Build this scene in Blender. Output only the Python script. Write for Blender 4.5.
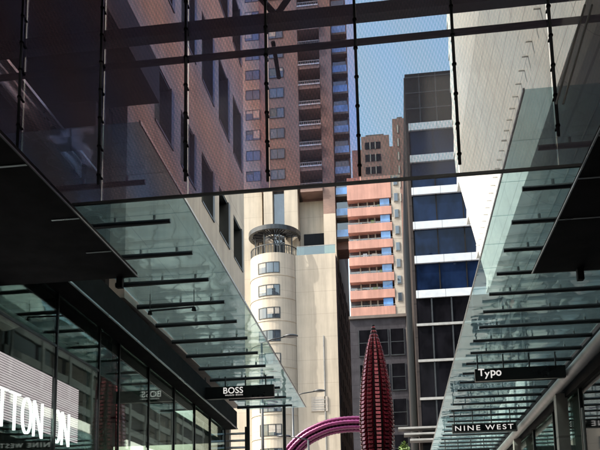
import bpy, bmesh, math, random
from mathutils import Matrix, Vector
random.seed(7)
R_ = math.radians
scene = bpy.context.scene
for o in list(bpy.data.objects):
    bpy.data.objects.remove(o)
col = scene.collection

# ------------------------------------------------------------------ camera
# origin = the photographer's eye, +y along the mall, x across it, z up; paving at z = -1.6
GZ = -1.6
PX, PY, F = 301.0, 425.0, 777.0
MR = Matrix(((0.99166864, 0.03986708, 0.12249054),
             (0.12729300, -0.15754085, -0.97927390),
             (-0.01974353, 0.98670740, -0.16130312)))
cam_d = bpy.data.cameras.new('camera')
cam = bpy.data.objects.new('camera', cam_d)
col.objects.link(cam)
cam.matrix_world = MR.to_4x4()
cam_d.sensor_width = 36.0
cam_d.sensor_fit = 'HORIZONTAL'
cam_d.lens = F / 600.0 * 36.0
cam_d.shift_x = -(PX - 300.0) / 600.0
cam_d.shift_y = (PY - 225.0) / 600.0
cam_d.clip_start = 0.05
cam_d.clip_end = 3000.0
scene.camera = cam

# ------------------------------------------------------------------ light
SUN_AZ, SUN_EL = 71.0, 51.0            # degrees left of straight behind the camera, elevation
world = bpy.data.worlds.new("World")
scene.world = world
world.use_nodes = True
wn = world.node_tree.nodes
wl = world.node_tree.links
wn.clear()
sky = wn.new('ShaderNodeTexSky')
sky.sky_type = 'NISHITA'
sky.sun_disc = False
sky.sun_elevation = R_(SUN_EL)
to_sun = Vector((-math.sin(R_(SUN_AZ)) * math.cos(R_(SUN_EL)), -math.cos(R_(SUN_AZ)) * math.cos(R_(SUN_EL)), math.sin(R_(SUN_EL))))
sky.sun_rotation = math.atan2(to_sun.x, to_sun.y)
sky.air_density = 2.2
sky.dust_density = 5.0
sky.ozone_density = 2.5
bg = wn.new('ShaderNodeBackground')
bg.inputs['Strength'].default_value = 0.15
wo = wn.new('ShaderNodeOutputWorld')
wl.new(sky.outputs[0], bg.inputs['Color'])
wl.new(bg.outputs[0], wo.inputs['Surface'])
sun_d = bpy.data.lights.new('sun', 'SUN')
sun_d.energy = 2.6
sun_d.angle = R_(0.5)
sun_d.color = (1.0, 0.93, 0.82)
sun = bpy.data.objects.new('sun', sun_d)
col.objects.link(sun)
sun.rotation_euler = to_sun.to_track_quat('Z', 'Y').to_euler()
sun.location = (0, 0, 80)
scene.view_settings.view_transform = 'Standard'
scene.view_settings.look = 'None'
scene.view_settings.gamma = 1.0
scene.view_settings.use_curve_mapping = False
scene.view_settings.exposure = 1.55
scene.render.engine = 'CYCLES'
cy = scene.cycles
cy.max_bounces = 12
cy.diffuse_bounces = 3
cy.glossy_bounces = 5
cy.transmission_bounces = 6
cy.transparent_max_bounces = 40
cy.caustics_reflective = False
cy.caustics_refractive = False
cy.sample_clamp_indirect = 6.0
cy.use_denoising = True


# ------------------------------------------------------------------ helpers
def ray(u, v):
    return MR @ Vector(((u - PX) / F, -(v - PY) / F, -1.0))


def at(u, v, axis, val):
    """the point of the plane axis=val seen at photo pixel (u, v)"""
    r = ray(u, v)
    return r * (val / r['xyz'.index(axis)])


class MB:
    def __init__(self):
        self.v, self.f = [], []

    def add(self, vs, fs):
        n = len(self.v)
        self.v += [tuple(p) for p in vs]
        self.f += [tuple(i + n for i in q) for q in fs]
        return self

    def box(self, x0, x1, y0, y1, z0, z1):
        x0, x1 = min(x0, x1), max(x0, x1)
        y0, y1 = min(y0, y1), max(y0, y1)
        z0, z1 = min(z0, z1), max(z0, z1)
        return self.add([(x0, y0, z0), (x1, y0, z0), (x1, y1, z0), (x0, y1, z0), (x0, y0, z1), (x1, y0, z1), (x1, y1, z1), (x0, y1, z1)],
                        [(0, 3, 2, 1), (4, 5, 6, 7), (0, 1, 5, 4), (1, 2, 6, 5), (2, 3, 7, 6), (3, 0, 4, 7)])

    def hexa(self, b, t):
        """bottom quad and top quad, both counter-clockwise seen from above"""
        return self.add(list(b) + list(t), [(0, 3, 2, 1), (4, 5, 6, 7), (0, 1, 5, 4), (1, 2, 6, 5), (2, 3, 7, 6), (3, 0, 4, 7)])

    def prism(self, prof, axis, a, b):
        """profile of 2D points swept along an axis from a to b"""
        def P(p, t):
            return {'x': (t, p[0], p[1]), 'y': (p[0], t, p[1]), 'z': (p[0], p[1], t)}[axis]
        n = len(prof)
        vs = [P(p, a) for p in prof] + [P(p, b) for p in prof]
        fs = [(i, (i + 1) % n, n + (i + 1) % n, n + i) for i in range(n)]
        fs += [tuple(range(n - 1, -1, -1)), tuple(range(n, 2 * n))]
        return self.add(vs, fs)

    def tube(self, pts, r, n=10, cap=True):
        pts = [Vector(p) for p in pts]
        rr = r if isinstance(r, (list, tuple)) else [r] * len(pts)
        rings = []
        up = Vector((0, 0, 1))
        for i, p in enumerate(pts):
            t = (pts[min(i + 1, len(pts) - 1)] - pts[max(i - 1, 0)]).normalized()
            a = t.cross(up if abs(t.z) < 0.95 else Vector((1, 0, 0))).normalized()
            b = a.cross(t).normalized()
            rings.append([p + (a * math.cos(2 * math.pi * k / n) + b * math.sin(2 * math.pi * k / n)) * rr[i] for k in range(n)])
        base = len(self.v)
        vs = [q for ring in rings for q in ring]
        fs = []
        for i in range(len(pts) - 1):
            for k in range(n):
                fs.append((i * n + k, i * n + (k + 1) % n, (i + 1) * n + (k + 1) % n, (i + 1) * n + k))
        if cap:
            fs.append(tuple(range(n - 1, -1, -1)))
            fs.append(tuple((len(pts) - 1) * n + k for k in range(n)))
        return self.add(vs, fs)

    def lathe(self, c, prof, n=32, a0=0.0, a1=2 * math.pi):
        """prof: (radius, z) points turned about the vertical through c"""
        full = abs(a1 - a0 - 2 * math.pi) < 1e-6
        m = n if full else n + 1
        vs = []
        for r, z in prof:
            for k in range(m):
                a = a0 + (a1 - a0) * k / n
                vs.append((c[0] + r * math.cos(a), c[1] + r * math.sin(a), z))
        fs = []
        for i in range(len(prof) - 1):
            for k in range(n):
                k2 = (k + 1) % m
                fs.append((i * m + k, i * m + k2, (i + 1) * m + k2, (i + 1) * m + k))
        return self.add(vs, fs)

    def build(self, name, mat, parent=None, smooth=False, bevel=0.0):
        me = bpy.data.meshes.new(name)
        me.from_pydata(self.v, [], self.f)
        bm = bmesh.new()
        bm.from_mesh(me)
        bmesh.ops.recalc_face_normals(bm, faces=bm.faces)
        bm.to_mesh(me)
        bm.free()
        me.materials.append(mat)
        if smooth:
            for p in me.polygons:
                p.use_smooth = True
        o = bpy.data.objects.new(name, me)
        col.objects.link(o)
        if parent is not None:
            o.parent = parent
            o.matrix_parent_inverse = parent.matrix_world.inverted() if parent.type == 'MESH' else Matrix.Translation(-parent_world(parent))
        if bevel:
            md = o.modifiers.new('bevel', 'BEVEL')
            md.width = bevel
            md.segments = 2
            md.limit_method = 'ANGLE'
        return o


def parent_world(p):
    l = Vector(p.location)
    while p.parent is not None:
        p = p.parent
        l += Vector(p.location)
    return l


def tag(o, label=None, cat=None, group=None, kind=None):
    if label:
        o['label'] = label
    if cat:
        o['category'] = cat
    if group:
        o['group'] = group
    if kind:
        o['kind'] = kind
    return o


def thing(name, label, cat, loc=(0, 0, 0), group=None):
    o = bpy.data.objects.new(name, None)
    o.empty_display_size = 0.2
    col.objects.link(o)
    o.location = loc
    return tag(o, label, cat, group)


def dup(o, parent, off, label=None):
    """a copy of a part with its own parts, shifted by off"""
    c = o.copy()
    col.objects.link(c)
    c.parent = parent
    if c.parent is not None and parent.type == 'EMPTY':
        c.matrix_parent_inverse = Matrix.Translation(-parent_world(parent))
    c.location = Vector(o.location) + Vector(off)
    for ch in list(o.children):
        d = ch.copy()
        col.objects.link(d)
        d.parent = c
        d.matrix_parent_inverse = ch.matrix_parent_inverse.copy()
    return c


def text_part(name, body, size, mat, loc, rot, parent, depth=0.012, align='LEFT', offset=0.0, sx=1.0, spacing=1.0, fit=None):
    cu = bpy.data.curves.new(name, 'FONT')
    cu.body = body
    cu.size = size
    cu.extrude = depth
    cu.offset = offset
    cu.align_x = align
    cu.space_character = spacing
    tmp = bpy.data.objects.new(name + '_tmp', cu)
    col.objects.link(tmp)
    dg = bpy.context.evaluated_depsgraph_get()
    me = bpy.data.meshes.new_from_object(tmp.evaluated_get(dg))
    bpy.data.objects.remove(tmp)
    xs = [v.co.x for v in me.vertices]
    ys = [v.co.y for v in me.vertices]
    w = max(xs) - min(xs)
    h = max(ys) - min(ys)
    if fit:
        fx, fy = fit[0] / w, fit[1] / h
        x0, y0 = min(xs), min(ys)
        for v in me.vertices:
            v.co.x = (v.co.x - x0) * fx
            v.co.y = (v.co.y - y0) * fy
    M = Matrix.Translation(Vector(loc)) @ rot.to_4x4()
    me.transform(M)
    me.name = name
    me.materials.clear()
    me.materials.append(mat)
    o = bpy.data.objects.new(name, me)
    col.objects.link(o)
    if parent is not None:
        o.parent = parent
        o.matrix_parent_inverse = Matrix.Translation(-parent_world(parent))
    return o


ROT_FRONT = Matrix(((1, 0, 0), (0, 0, -1), (0, 1, 0)))          # text reads from -y
ROT_EAST = Matrix(((0, 0, 1), (1, 0, 0), (0, 1, 0)))            # text on a wall facing +x


# ------------------------------------------------------------------ materials
def new_mat(name):
    m = bpy.data.materials.new(name)
    m.use_nodes = True
    nt = m.node_tree
    nt.nodes.clear()
    out = nt.nodes.new('ShaderNodeOutputMaterial')
    return m, nt, out


def N(nt, t, **kw):
    n = nt.nodes.new(t)
    for k, v in kw.items():
        if k.startswith('i_'):
            key = k[2:].replace('_', ' ')
            n.inputs[key].default_value = v
        else:
            setattr(n, k, v)
    return n


def noise(nt, scale, detail=4.0, rough=0.55, obj=False, stretch=None):
    tc = N(nt, 'ShaderNodeNewGeometry')
    src = tc.outputs['Position']
    if stretch:
        mp = N(nt, 'ShaderNodeMapping')
        mp.inputs['Scale'].default_value = stretch
        nt.links.new(src, mp.inputs['Vector'])
        src = mp.outputs[0]
    n = N(nt, 'ShaderNodeTexNoise')
    n.inputs['Scale'].default_value = scale
    n.inputs['Detail'].default_value = detail
    n.inputs['Roughness'].default_value = rough
    nt.links.new(src, n.inputs['Vector'])
    return n.outputs['Fac']


def ramp(nt, fac, stops):
    r = N(nt, 'ShaderNodeValToRGB')
    el = r.color_ramp.elements
    while len(el) > len(stops):
        el.remove(el[-1])
    while len(el) < len(stops):
        el.new(0.5)
    for e, (p, c) in zip(el, stops):
        e.position = p
        e.color = (c[0], c[1], c[2], 1)
    nt.links.new(fac, r.inputs[0])
    return r.outputs[0]


def mathn(nt, op, a, b=None, c=None):
    n = N(nt, 'ShaderNodeMath', operation=op)
    for i, x in enumerate((a, b, c)):
        if x is None:
            continue
        if isinstance(x, (int, float)):
            n.inputs[i].default_value = x
        else:
            nt.links.new(x, n.inputs[i])
    return n.outputs[0]


def mixc(nt, fac, a, b):
    n = N(nt, 'ShaderNodeMix', data_type='RGBA')
    for s, x in ((n.inputs[0], fac), (n.inputs[6], a), (n.inputs[7], b)):
        if isinstance(x, (int, float)):
            s.default_value = x
        elif isinstance(x, tuple):
            s.default_value = (x[0], x[1], x[2], 1)
        else:
            nt.links.new(x, s)
    return n.outputs[2]


def solid(name, c, rough=0.6, metal=0.0, var=0.18, scale=1.5, spec=0.5, bump=0.0, bscale=30.0, stretch=None, joints=None, jcol=0.6, coat=0.0, streak=0.0):
    """painted / stone / metal surface with uneven tone, optional joints (period_x, period_y, period_z, width)"""
    m, nt, out = new_mat(name)
    b = N(nt, 'ShaderNodeBsdfPrincipled')
    f = noise(nt, scale, 5.0, 0.6, stretch=stretch)
    lo = tuple(x * (1 - var) for x in c)
    hi = tuple(min(1, x * (1 + var)) for x in c)
    cc = ramp(nt, f, [(0.3, lo), (0.7, hi)])
    if joints:
        g = N(nt, 'ShaderNodeNewGeometry')
        sp = N(nt, 'ShaderNodeSeparateXYZ')
        nt.links.new(g.outputs['Position'], sp.inputs[0])
        tot = None
        for i in range(3):
            if joints[i]:
                w = joints[3]
                fr = mathn(nt, 'FRACT', mathn(nt, 'DIVIDE', mathn(nt, 'ADD', sp.outputs[i], 0.137), joints[i]))
                l = mathn(nt, 'LESS_THAN', fr, w / joints[i])
                tot = l if tot is None else mathn(nt, 'MAXIMUM', tot, l)
        cc = mixc(nt, tot, cc, tuple(x * jcol for x in c))
    if streak:
        sf_ = noise(nt, 1.0, 5.0, 0.7, stretch=(1.6, 1.6, 0.10))
        sc = ramp(nt, sf_, [(0.35, (1 - streak, 1 - streak, 1 - streak * 0.95)), (0.62, (1.06, 1.06, 1.06))])
        mm = N(nt, 'ShaderNodeMix', data_type='RGBA', blend_type='MULTIPLY')
        mm.inputs[0].default_value = 1.0
        nt.links.new(cc, mm.inputs[6])
        nt.links.new(sc, mm.inputs[7])
        cc = mm.outputs[2]
    nt.links.new(cc, b.inputs['Base Color'])
    fr = noise(nt, scale * 3.1, 3.0)
    rr = N(nt, 'ShaderNodeMapRange')
    rr.inputs['To Min'].default_value = max(0.03, rough - 0.12)
    rr.inputs['To Max'].default_value = min(1, rough + 0.12)
    nt.links.new(fr, rr.inputs['Value'])
    nt.links.new(rr.outputs[0], b.inputs['Roughness'])
    b.inputs['Metallic'].default_value = metal
    b.inputs['Specular IOR Level'].default_value = spec
    b.inputs['Coat Weight'].default_value = coat
    if bump:
        bp = N(nt, 'ShaderNodeBump')
        bp.inputs['Strength'].default_value = bump
        bp.inputs['Distance'].default_value = 0.02
        nt.links.new(noise(nt, bscale, 4.0), bp.inputs['Height'])
        nt.links.new(bp.outputs[0], b.inputs['Normal'])
    nt.links.new(b.outputs[0], out.inputs['Surface'])
    return m


def schlick(nt, f0=0.04):
    """mirror share of a thin sheet, the same seen from either face"""
    g = N(nt, 'ShaderNodeNewGeometry')
    d = N(nt, 'ShaderNodeVectorMath', operation='DOT_PRODUCT')
    nt.links.new(g.outputs['Incoming'], d.inputs[0])
    nt.links.new(g.outputs['Normal'], d.inputs[1])
    c = mathn(nt, 'SUBTRACT', 1.0, mathn(nt, 'ABSOLUTE', d.outputs['Value']))
    return mathn(nt, 'ADD', mathn(nt, 'MULTIPLY', mathn(nt, 'POWER', c, 5.0), 1 - f0), f0)


def brickmat(name, c1, c2, mortar, scale=1.0, axis='xz'):
    m, nt, out = new_mat(name)
    g = N(nt, 'ShaderNodeNewGeometry')
    sp = N(nt, 'ShaderNodeSeparateXYZ')
    nt.links.new(g.outputs['Position'], sp.inputs[0])
    cb = N(nt, 'ShaderNodeCombineXYZ')
    s = mathn(nt, 'ADD', sp.outputs[0], sp.outputs[1])
    nt.links.new(s, cb.inputs[0])
    nt.links.new(sp.outputs[2], cb.inputs[1])
    bt = N(nt, 'ShaderNodeTexBrick')
    bt.inputs['Color1'].default_value = (*c1, 1)
    bt.inputs['Color2'].default_value = (*c2, 1)
    bt.inputs['Mortar'].default_value = (*mortar, 1)
    bt.inputs['Scale'].default_value = scale
    bt.inputs['Mortar Size'].default_value = 0.012
    bt.inputs['Brick Width'].default_value = 0.5
    bt.inputs['Row Height'].default_value = 0.2
    nt.links.new(cb.outputs[0], bt.inputs['Vector'])
    f = noise(nt, 0.35, 5.0)
    k = ramp(nt, f, [(0.3, (0.75, 0.75, 0.75)), (0.7, (1.2, 1.15, 1.1))])
    mx = N(nt, 'ShaderNodeMix', data_type='RGBA', blend_type='MULTIPLY')
    mx.inputs[0].default_value = 1.0
    nt.links.new(bt.outputs[0], mx.inputs[6])
    nt.links.new(k, mx.inputs[7])
    b = N(nt, 'ShaderNodeBsdfPrincipled')
    b.inputs['Roughness'].default_value = 0.85
    nt.links.new(mx.outputs[2], b.inputs['Base Color'])
    nt.links.new(b.outputs[0], out.inputs['Surface'])
    return m


def pane_glass(name, tint, refl=0.25, rough=0.02, refl_col=(1, 1, 1), bend=0.0, bscale=0.6, dust=0.0, dust_col=(0.6, 0.65, 0.6)):
    """architectural sheet glass: tinted see-through, mirror-like sheen, slight waviness, a film of dust"""
    m, nt, out = new_mat(name)
    tr = N(nt, 'ShaderNodeBsdfTransparent')
    tr.inputs[0].default_value = (*tint, 1)
    gl = N(nt, 'ShaderNodeBsdfGlossy')
    gl.inputs['Color'].default_value = (*refl_col, 1)
    gl.inputs['Roughness'].default_value = rough
    if bend:
        bp = N(nt, 'ShaderNodeBump')
        bp.inputs['Strength'].default_value = bend
        bp.inputs['Distance'].default_value = 0.05
        nt.links.new(noise(nt, bscale, 2.0), bp.inputs['Height'])
        nt.links.new(bp.outputs[0], gl.inputs['Normal'])
    fac = mathn(nt, 'MINIMUM', mathn(nt, 'ADD', schlick(nt), refl), 1.0)
    mx = N(nt, 'ShaderNodeMixShader')
    nt.links.new(fac, mx.inputs[0])
    nt.links.new(tr.outputs[0], mx.inputs[1])
    nt.links.new(gl.outputs[0], mx.inputs[2])
    last = mx.outputs[0]
    if dust:
        df = N(nt, 'ShaderNodeBsdfDiffuse')
        df.inputs[0].default_value = (*dust_col, 1)
        tl = N(nt, 'ShaderNodeBsdfTranslucent')
        tl.inputs[0].default_value = (*dust_col, 1)
        ad = N(nt, 'ShaderNodeMixShader')
        ad.inputs[0].default_value = 0.6
        nt.links.new(df.outputs[0], ad.inputs[1])
        nt.links.new(tl.outputs[0], ad.inputs[2])
        dn = noise(nt, 1.3, 6.0, 0.65)
        dr = N(nt, 'ShaderNodeMapRange')
        dr.inputs['From Min'].default_value = 0.3
        dr.inputs['From Max'].default_value = 0.7
        dr.inputs['To Min'].default_value = dust * 0.6
        dr.inputs['To Max'].default_value = dust * 1.4
        nt.links.new(dn, dr.inputs['Value'])
        m2 = N(nt, 'ShaderNodeMixShader')
        nt.links.new(dr.outputs[0], m2.inputs[0])
        nt.links.new(last, m2.inputs[1])
        nt.links.new(ad.outputs[0], m2.inputs[2])
        last = m2.outputs[0]
    nt.links.new(last, out.inputs['Surface'])
    return m


def window_glass(name, c, refl=0.35, bend=0.35, bscale=0.5, rough=0.03, f0=0.04):
    """opaque reflective window of a far building"""
    m, nt, out = new_mat(name)
    b = N(nt, 'ShaderNodeBsdfDiffuse')
    f = noise(nt, 0.45, 3.0, 0.6, stretch=(1, 1, 0.6))
    nt.links.new(ramp(nt, f, [(0.35, tuple(x * 0.5 for x in c)), (0.65, tuple(x * 1.5 for x in c))]), b.inputs[0])
    gl = N(nt, 'ShaderNodeBsdfGlossy')
    gl.inputs['Roughness'].default_value = rough
    bp = N(nt, 'ShaderNodeBump')
    bp.inputs['Strength'].default_value = bend
    bp.inputs['Distance'].default_value = 0.05
    nt.links.new(noise(nt, bscale, 2.0), bp.inputs['Height'])
    nt.links.new(bp.outputs[0], gl.inputs['Normal'])
    fac = mathn(nt, 'MINIMUM', mathn(nt, 'ADD', schlick(nt, f0), refl), 1.0)
    mx = N(nt, 'ShaderNodeMixShader')
    nt.links.new(fac, mx.inputs[0])
    nt.links.new(b.outputs[0], mx.inputs[1])
    nt.links.new(gl.outputs[0], mx.inputs[2])
    nt.links.new(mx.outputs[0], out.inputs['Surface'])
    return m


def screen_glass(name, film_k, pat_k, tone=(1, 1, 1)):
    """laminated bridge glass printed with a fine slanting frit in two film colours"""
    m, nt, out = new_mat(name)
    g = N(nt, 'ShaderNodeNewGeometry')
    sp = N(nt, 'ShaderNodeSeparateXYZ')
    nt.links.new(g.outputs['Position'], sp.inputs[0])
    x, z = sp.outputs[0], sp.outputs[2]
    P = 0.040

    def stripes(kx, kz, p):
        t = mathn(nt, 'ADD', mathn(nt, 'MULTIPLY', x, kx), mathn(nt, 'MULTIPLY', z, kz))
        return mathn(nt, 'SINE', mathn(nt, 'MULTIPLY', t, 2 * math.pi / p))
    s1 = stripes(0.9, 0.44, P)
    s2 = stripes(0.35, -0.94, P * 1.15)
    dots = mathn(nt, 'MULTIPLY', s1, s2)
    fr_ = N(nt, 'ShaderNodeMapRange')
    fr_.inputs['From Min'].default_value = -0.6
    fr_.inputs['From Max'].default_value = 0.6
    nt.links.new(mathn(nt, 'ADD', mathn(nt, 'MULTIPLY', s1, 0.35), mathn(nt, 'MULTIPLY', dots, 0.75)), fr_.inputs['Value'])
    base = mixc(nt, fr_.outputs[0], *[tuple(((a + b) / 2 + (c - (a + b) / 2) * pat_k) * t for a, b, c, t in zip(SCR_A, SCR_B, S, tone)) for S in (SCR_A, SCR_B)])
    # broad slanting bands where the two film layers beat against each other
    beat = stripes(0.93, 0.36, 0.62)
    wob = noise(nt, 0.5, 3.0)
    bb = N(nt, 'ShaderNodeMapRange')
    bb.inputs['From Min'].default_value = -1.3
    bb.inputs['From Max'].default_value = 1.3
    nt.links.new(mathn(nt, 'ADD', beat, mathn(nt, 'MULTIPLY', mathn(nt, 'SUBTRACT', wob, 0.5), 3.0)), bb.inputs['Value'])
    film = mixc(nt, bb.outputs[0], tuple(1 + (x - 1) * film_k for x in (1.08, 0.90, 0.86)), tuple(1 + (x - 1) * film_k for x in (0.80, 0.90, 1.14)))
    tm = N(nt, 'ShaderNodeMix', data_type='RGBA', blend_type='MULTIPLY')
    tm.inputs[0].default_value = 1.0
    nt.links.new(base, tm.inputs[6])
    nt.links.new(film, tm.inputs[7])
    tr = N(nt, 'ShaderNodeBsdfTransparent')
    nt.links.new(tm.outputs[2], tr.inputs[0])
    df = N(nt, 'ShaderNodeBsdfDiffuse')
    df.inputs[0].default_value = (0.48, 0.45, 0.54, 1)
    tl = N(nt, 'ShaderNodeBsdfTranslucent')
    tl.inputs[0].default_value = (0.42, 0.34, 0.42, 1)
    a1 = N(nt, 'ShaderNodeMixShader')
    a1.inputs[0].default_value = 0.5
    nt.links.new(df.outputs[0], a1.inputs[1])
    nt.links.new(tl.outputs[0], a1.inputs[2])
    a2 = N(nt, 'ShaderNodeMixShader')
    a2.inputs[0].default_value = 0.20
    nt.links.new(tr.outputs[0], a2.inputs[1])
    nt.links.new(a1.outputs[0], a2.inputs[2])
    gl = N(nt, 'ShaderNodeBsdfGlossy')
    gl.inputs['Roughness'].default_value = 0.06
    a3 = N(nt, 'ShaderNodeMixShader')
    nt.links.new(schlick(nt, 0.02), a3.inputs[0])
    nt.links.new(a2.outputs[0], a3.inputs[1])
    nt.links.new(gl.outputs[0], a3.inputs[2])
    nt.links.new(a3.outputs[0], out.inputs['Surface'])
    return m


def glow(name, c, s):
    m, nt, out = new_mat(name)
    e = N(nt, 'ShaderNodeEmission')
    e.inputs[0].default_value = (*c, 1)
    e.inputs[1].default_value = s
    nt.links.new(e.outputs[0], out.inputs['Surface'])
    return m


SCR_A, SCR_B = (0.84, 0.71, 0.76), (0.56, 0.62, 0.67)
M = {}
M['paving'] = solid('granite paving', (0.22, 0.20, 0.19), 0.6, joints=(0.9, 0.9, 0, 0.012), scale=0.6)
M['black'] = solid('black painted steel', (0.010, 0.010, 0.011), 0.75, var=0.3, spec=0.12)
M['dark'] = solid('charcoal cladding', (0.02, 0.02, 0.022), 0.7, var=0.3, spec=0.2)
M['steel'] = solid('dark grey steel', (0.045, 0.05, 0.055), 0.35, metal=0.4, var=0.25)
M['greysteel'] = solid('pale grey steel', (0.35, 0.35, 0.34), 0.4, metal=0.3)
M['trim'] = solid('brushed trim', (0.4, 0.42, 0.43), 0.3, metal=0.8)
M['stone'] = solid('honed sandstone', (0.38, 0.355, 0.32), 0.7, var=0.15, joints=(0, 1.9, 1.6, 0.02), jcol=0.55, scale=0.9, streak=0.2)
M['sill'] = solid('limestone ledge', (0.50, 0.46, 0.39), 0.65)
M['panel'] = solid('off white metal panels', (0.78, 0.775, 0.75), 0.45, var=0.10, joints=(0, 1.7, 0.62, 0.022), jcol=0.5, streak=0.0)
M['white'] = solid('white panels', (0.50, 0.54, 0.59), 0.4, var=0.08, joints=(3.05, 0, 0, 0.06), jcol=0.45)
M['cream'] = solid('cream render', (0.46, 0.41, 0.335), 0.75, var=0.10, joints=(0, 0, 3.0, 0.06), jcol=0.8, scale=0.3, streak=0.16)
M['brick'] = brickmat('tan brick', (0.25, 0.17, 0.145), (0.21, 0.14, 0.12), (0.26, 0.21, 0.19), 1.3)
M['redbrick'] = brickmat('red brown brick', (0.24, 0.14, 0.12), (0.20, 0.12, 0.105), (0.3, 0.22, 0.18), 1.3)
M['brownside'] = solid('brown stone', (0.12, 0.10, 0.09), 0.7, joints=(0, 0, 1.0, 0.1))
M['greybrown'] = solid('sky blocker cladding', (0.085, 0.078, 0.08), 0.6, joints=(0, 0, 3.9, 0.12))
M['concrete'] = solid('weathered concrete', (0.035, 0.04, 0.042), 0.8, streak=0.3)
M['pier'] = solid('green glazed pier', (0.10, 0.145, 0.135), 0.25, var=0.3, streak=0.4)
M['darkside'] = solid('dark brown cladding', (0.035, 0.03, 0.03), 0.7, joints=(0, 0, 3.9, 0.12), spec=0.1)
M['salmon'] = solid('salmon render', (0.52, 0.285, 0.235), 0.75, var=0.16, scale=0.35, streak=0.2)
M['shadestone'] = solid('shade toned granite', (0.05, 0.048, 0.056), 0.6, joints=(0, 0, 1.6, 0.05), spec=0.05, streak=0.2)  # granite grey taken darker, with shade put into the colour
M['palegrey'] = solid('pale grey render', (0.40, 0.37, 0.33), 0.75, joints=(0, 0, 3.0, 0.06))
M['blackglass'] = window_glass('black curtain glass', (0.006, 0.006, 0.008), 0.0, 0.1, f0=0.008)
M['blueglass'] = window_glass('deep blue glass', (0.005, 0.012, 0.036), 0.0, 0.35, f0=0.022)
M['skyglass'] = window_glass('sky blue glass', (0.12, 0.28, 0.62), 0.08, 0.2)
M['win'] = window_glass('apartment window glass', (0.04, 0.055, 0.075), 0.14, 0.5)
M['greenwin'] = window_glass('greenish window glass', (0.14, 0.19, 0.17), 0.12, 0.3)
M['awn'] = pane_glass('green awning glass', (0.78, 0.90, 0.91), 0.12, 0.05, (0.82, 0.96, 1.0), bend=0.8, bscale=1.1, dust=0.09, dust_col=(0.50, 0.68, 0.70))
M['shop'] = pane_glass('shopfront glass', (0.80, 0.88, 0.85), 0.05, 0.015, (0.85, 0.97, 0.93), bend=0.06, bscale=0.5)
M['smoked'] = pane_glass('smoked shop glass', (0.3, 0.32, 0.32), 0.0, 0.03)
M['rail'] = pane_glass('balustrade glass', (0.55, 0.68, 0.66), 0.12, 0.05)
M['screen'] = screen_glass('fritted bridge glass with film', 1.0, 1.0)
M['screen_plain'] = screen_glass('fritted bridge glass', 0.15, 0.85, (1.10, 1.22, 1.14))
M['screen_right'] = screen_glass('lightly fritted bridge glass', 0.1, 0.35, (1.0, 1.075, 0.99))
M['screen_mid'] = screen_glass('half filmed bridge glass', 0.55, 0.9, (1.02, 1.06, 1.04))
M['letter'] = glow('lit white letters', (1, 0.98, 0.95), 1.1)
M['strip'] = glow('lit slats', (1, 0.74, 0.80), 0.36)
M['signwhite'] = glow('backlit white lettering', (1.0, 0.97, 0.92), 0.26)
M['signblack'] = solid('black sign face', (0.012, 0.012, 0.012), 0.3, var=0.2)
M['red'] = solid('crimson lacquer', (0.15, 0.009, 0.022), 0.26, var=0.6, scale=5, metal=0.5, coat=0.25)
M['magenta'] = solid('magenta lacquer', (0.13, 0.013, 0.075), 0.3, var=0.3, scale=6, metal=0.3, coat=0.3)
M['orange'] = solid('orange flags', (0.6, 0.13, 0.06), 0.6, var=0.3, scale=8)
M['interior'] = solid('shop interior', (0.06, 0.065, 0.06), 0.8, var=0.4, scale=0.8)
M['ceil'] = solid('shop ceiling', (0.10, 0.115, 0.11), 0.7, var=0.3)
M['pinkstone'] = solid('pale pink stone', (0.5, 0.4, 0.36), 0.6, var=0.12)
M['leaf'] = solid('plane tree leaf', (0.09, 0.15, 0.03), 0.5, var=0.5, scale=5)
M['bark'] = solid('bark', (0.12, 0.09, 0.06), 0.9, bump=0.5)

# ------------------------------------------------------------------ ground
tag(MB().box(-700, 700, -500, 900, GZ - 0.5, GZ).build('paved_ground', M['paving']), kind='structure')


# ================================================================== left stone building
LX, LEND, LH = -4.95, 24.9, 19.9
lb = thing('stone_office_building', 'pale stone shop building on the left with deep dark window reveals above the awning', 'building', (-10, 5, GZ))
Y0L = 13.4
rows = [(9.32, 10.78), (12.9, 15.0), (16.9, 19.0)]
pitch, ww = 2.03, 1.39
wy = [LEND - 0.35 - ww - k * pitch for k in range(5)]          # near edge of each window


def band_wall(mb, x0, x1, ya, yb, z0, z1, rows, wy, ww):
    zs = z0
    for (a, b) in rows:
        mb.box(x0, x1, ya, yb, zs, a)
        cur = ya
        for y in sorted(wy):
            mb.box(x0, x1, cur, y, a, b)
            cur = y + ww
        mb.box(x0, x1, cur, yb, a, b)
        zs = b
    mb.box(x0, x1, ya, yb, zs, z1)
    return mb


band_wall(MB(), LX - 0.5, LX, Y0L, LEND, 4.75, LH, rows, wy, ww).build('wall', M['stone'], lb)
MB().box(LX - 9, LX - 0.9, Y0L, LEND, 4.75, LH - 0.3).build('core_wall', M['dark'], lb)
MB().box(LX - 0.9, LX - 0.503, LEND - 0.25, LEND, GZ, LH - 0.3).build('end_wall', M['stone'], lb)
MB().box(LX - 0.6, LX + 0.06, Y0L, LEND + 0.05, LH, LH + 0.2).build('parapet', M['sill'], lb)
f = None
for (a, b) in rows:
    for y in wy:
        m = MB()
        m.box(LX - 0.48, LX - 0.02, y, y + 0.05, a, b)
        m.box(LX - 0.48, LX + 0.03, y + ww - 0.22, y + ww, a, b)
        m.box(LX - 0.48, LX - 0.02, y + 0.05, y + ww - 0.22, b - 0.05, b)
        m.box(LX - 0.48, LX + 0.02, y + 0.05, y + ww - 0.22, a, a + 0.05)
        m.box(LX - 0.30, LX - 0.22, y + 0.50, y + 0.55, a + 0.05, b - 0.05)
        fr = m.build('window', M['steel'], lb)
        MB().box(LX - 0.28, LX - 0.26, y + 0.05, y + ww - 0.22, a + 0.05, b - 0.05).build('pane', M['greenwin'], fr)
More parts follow.
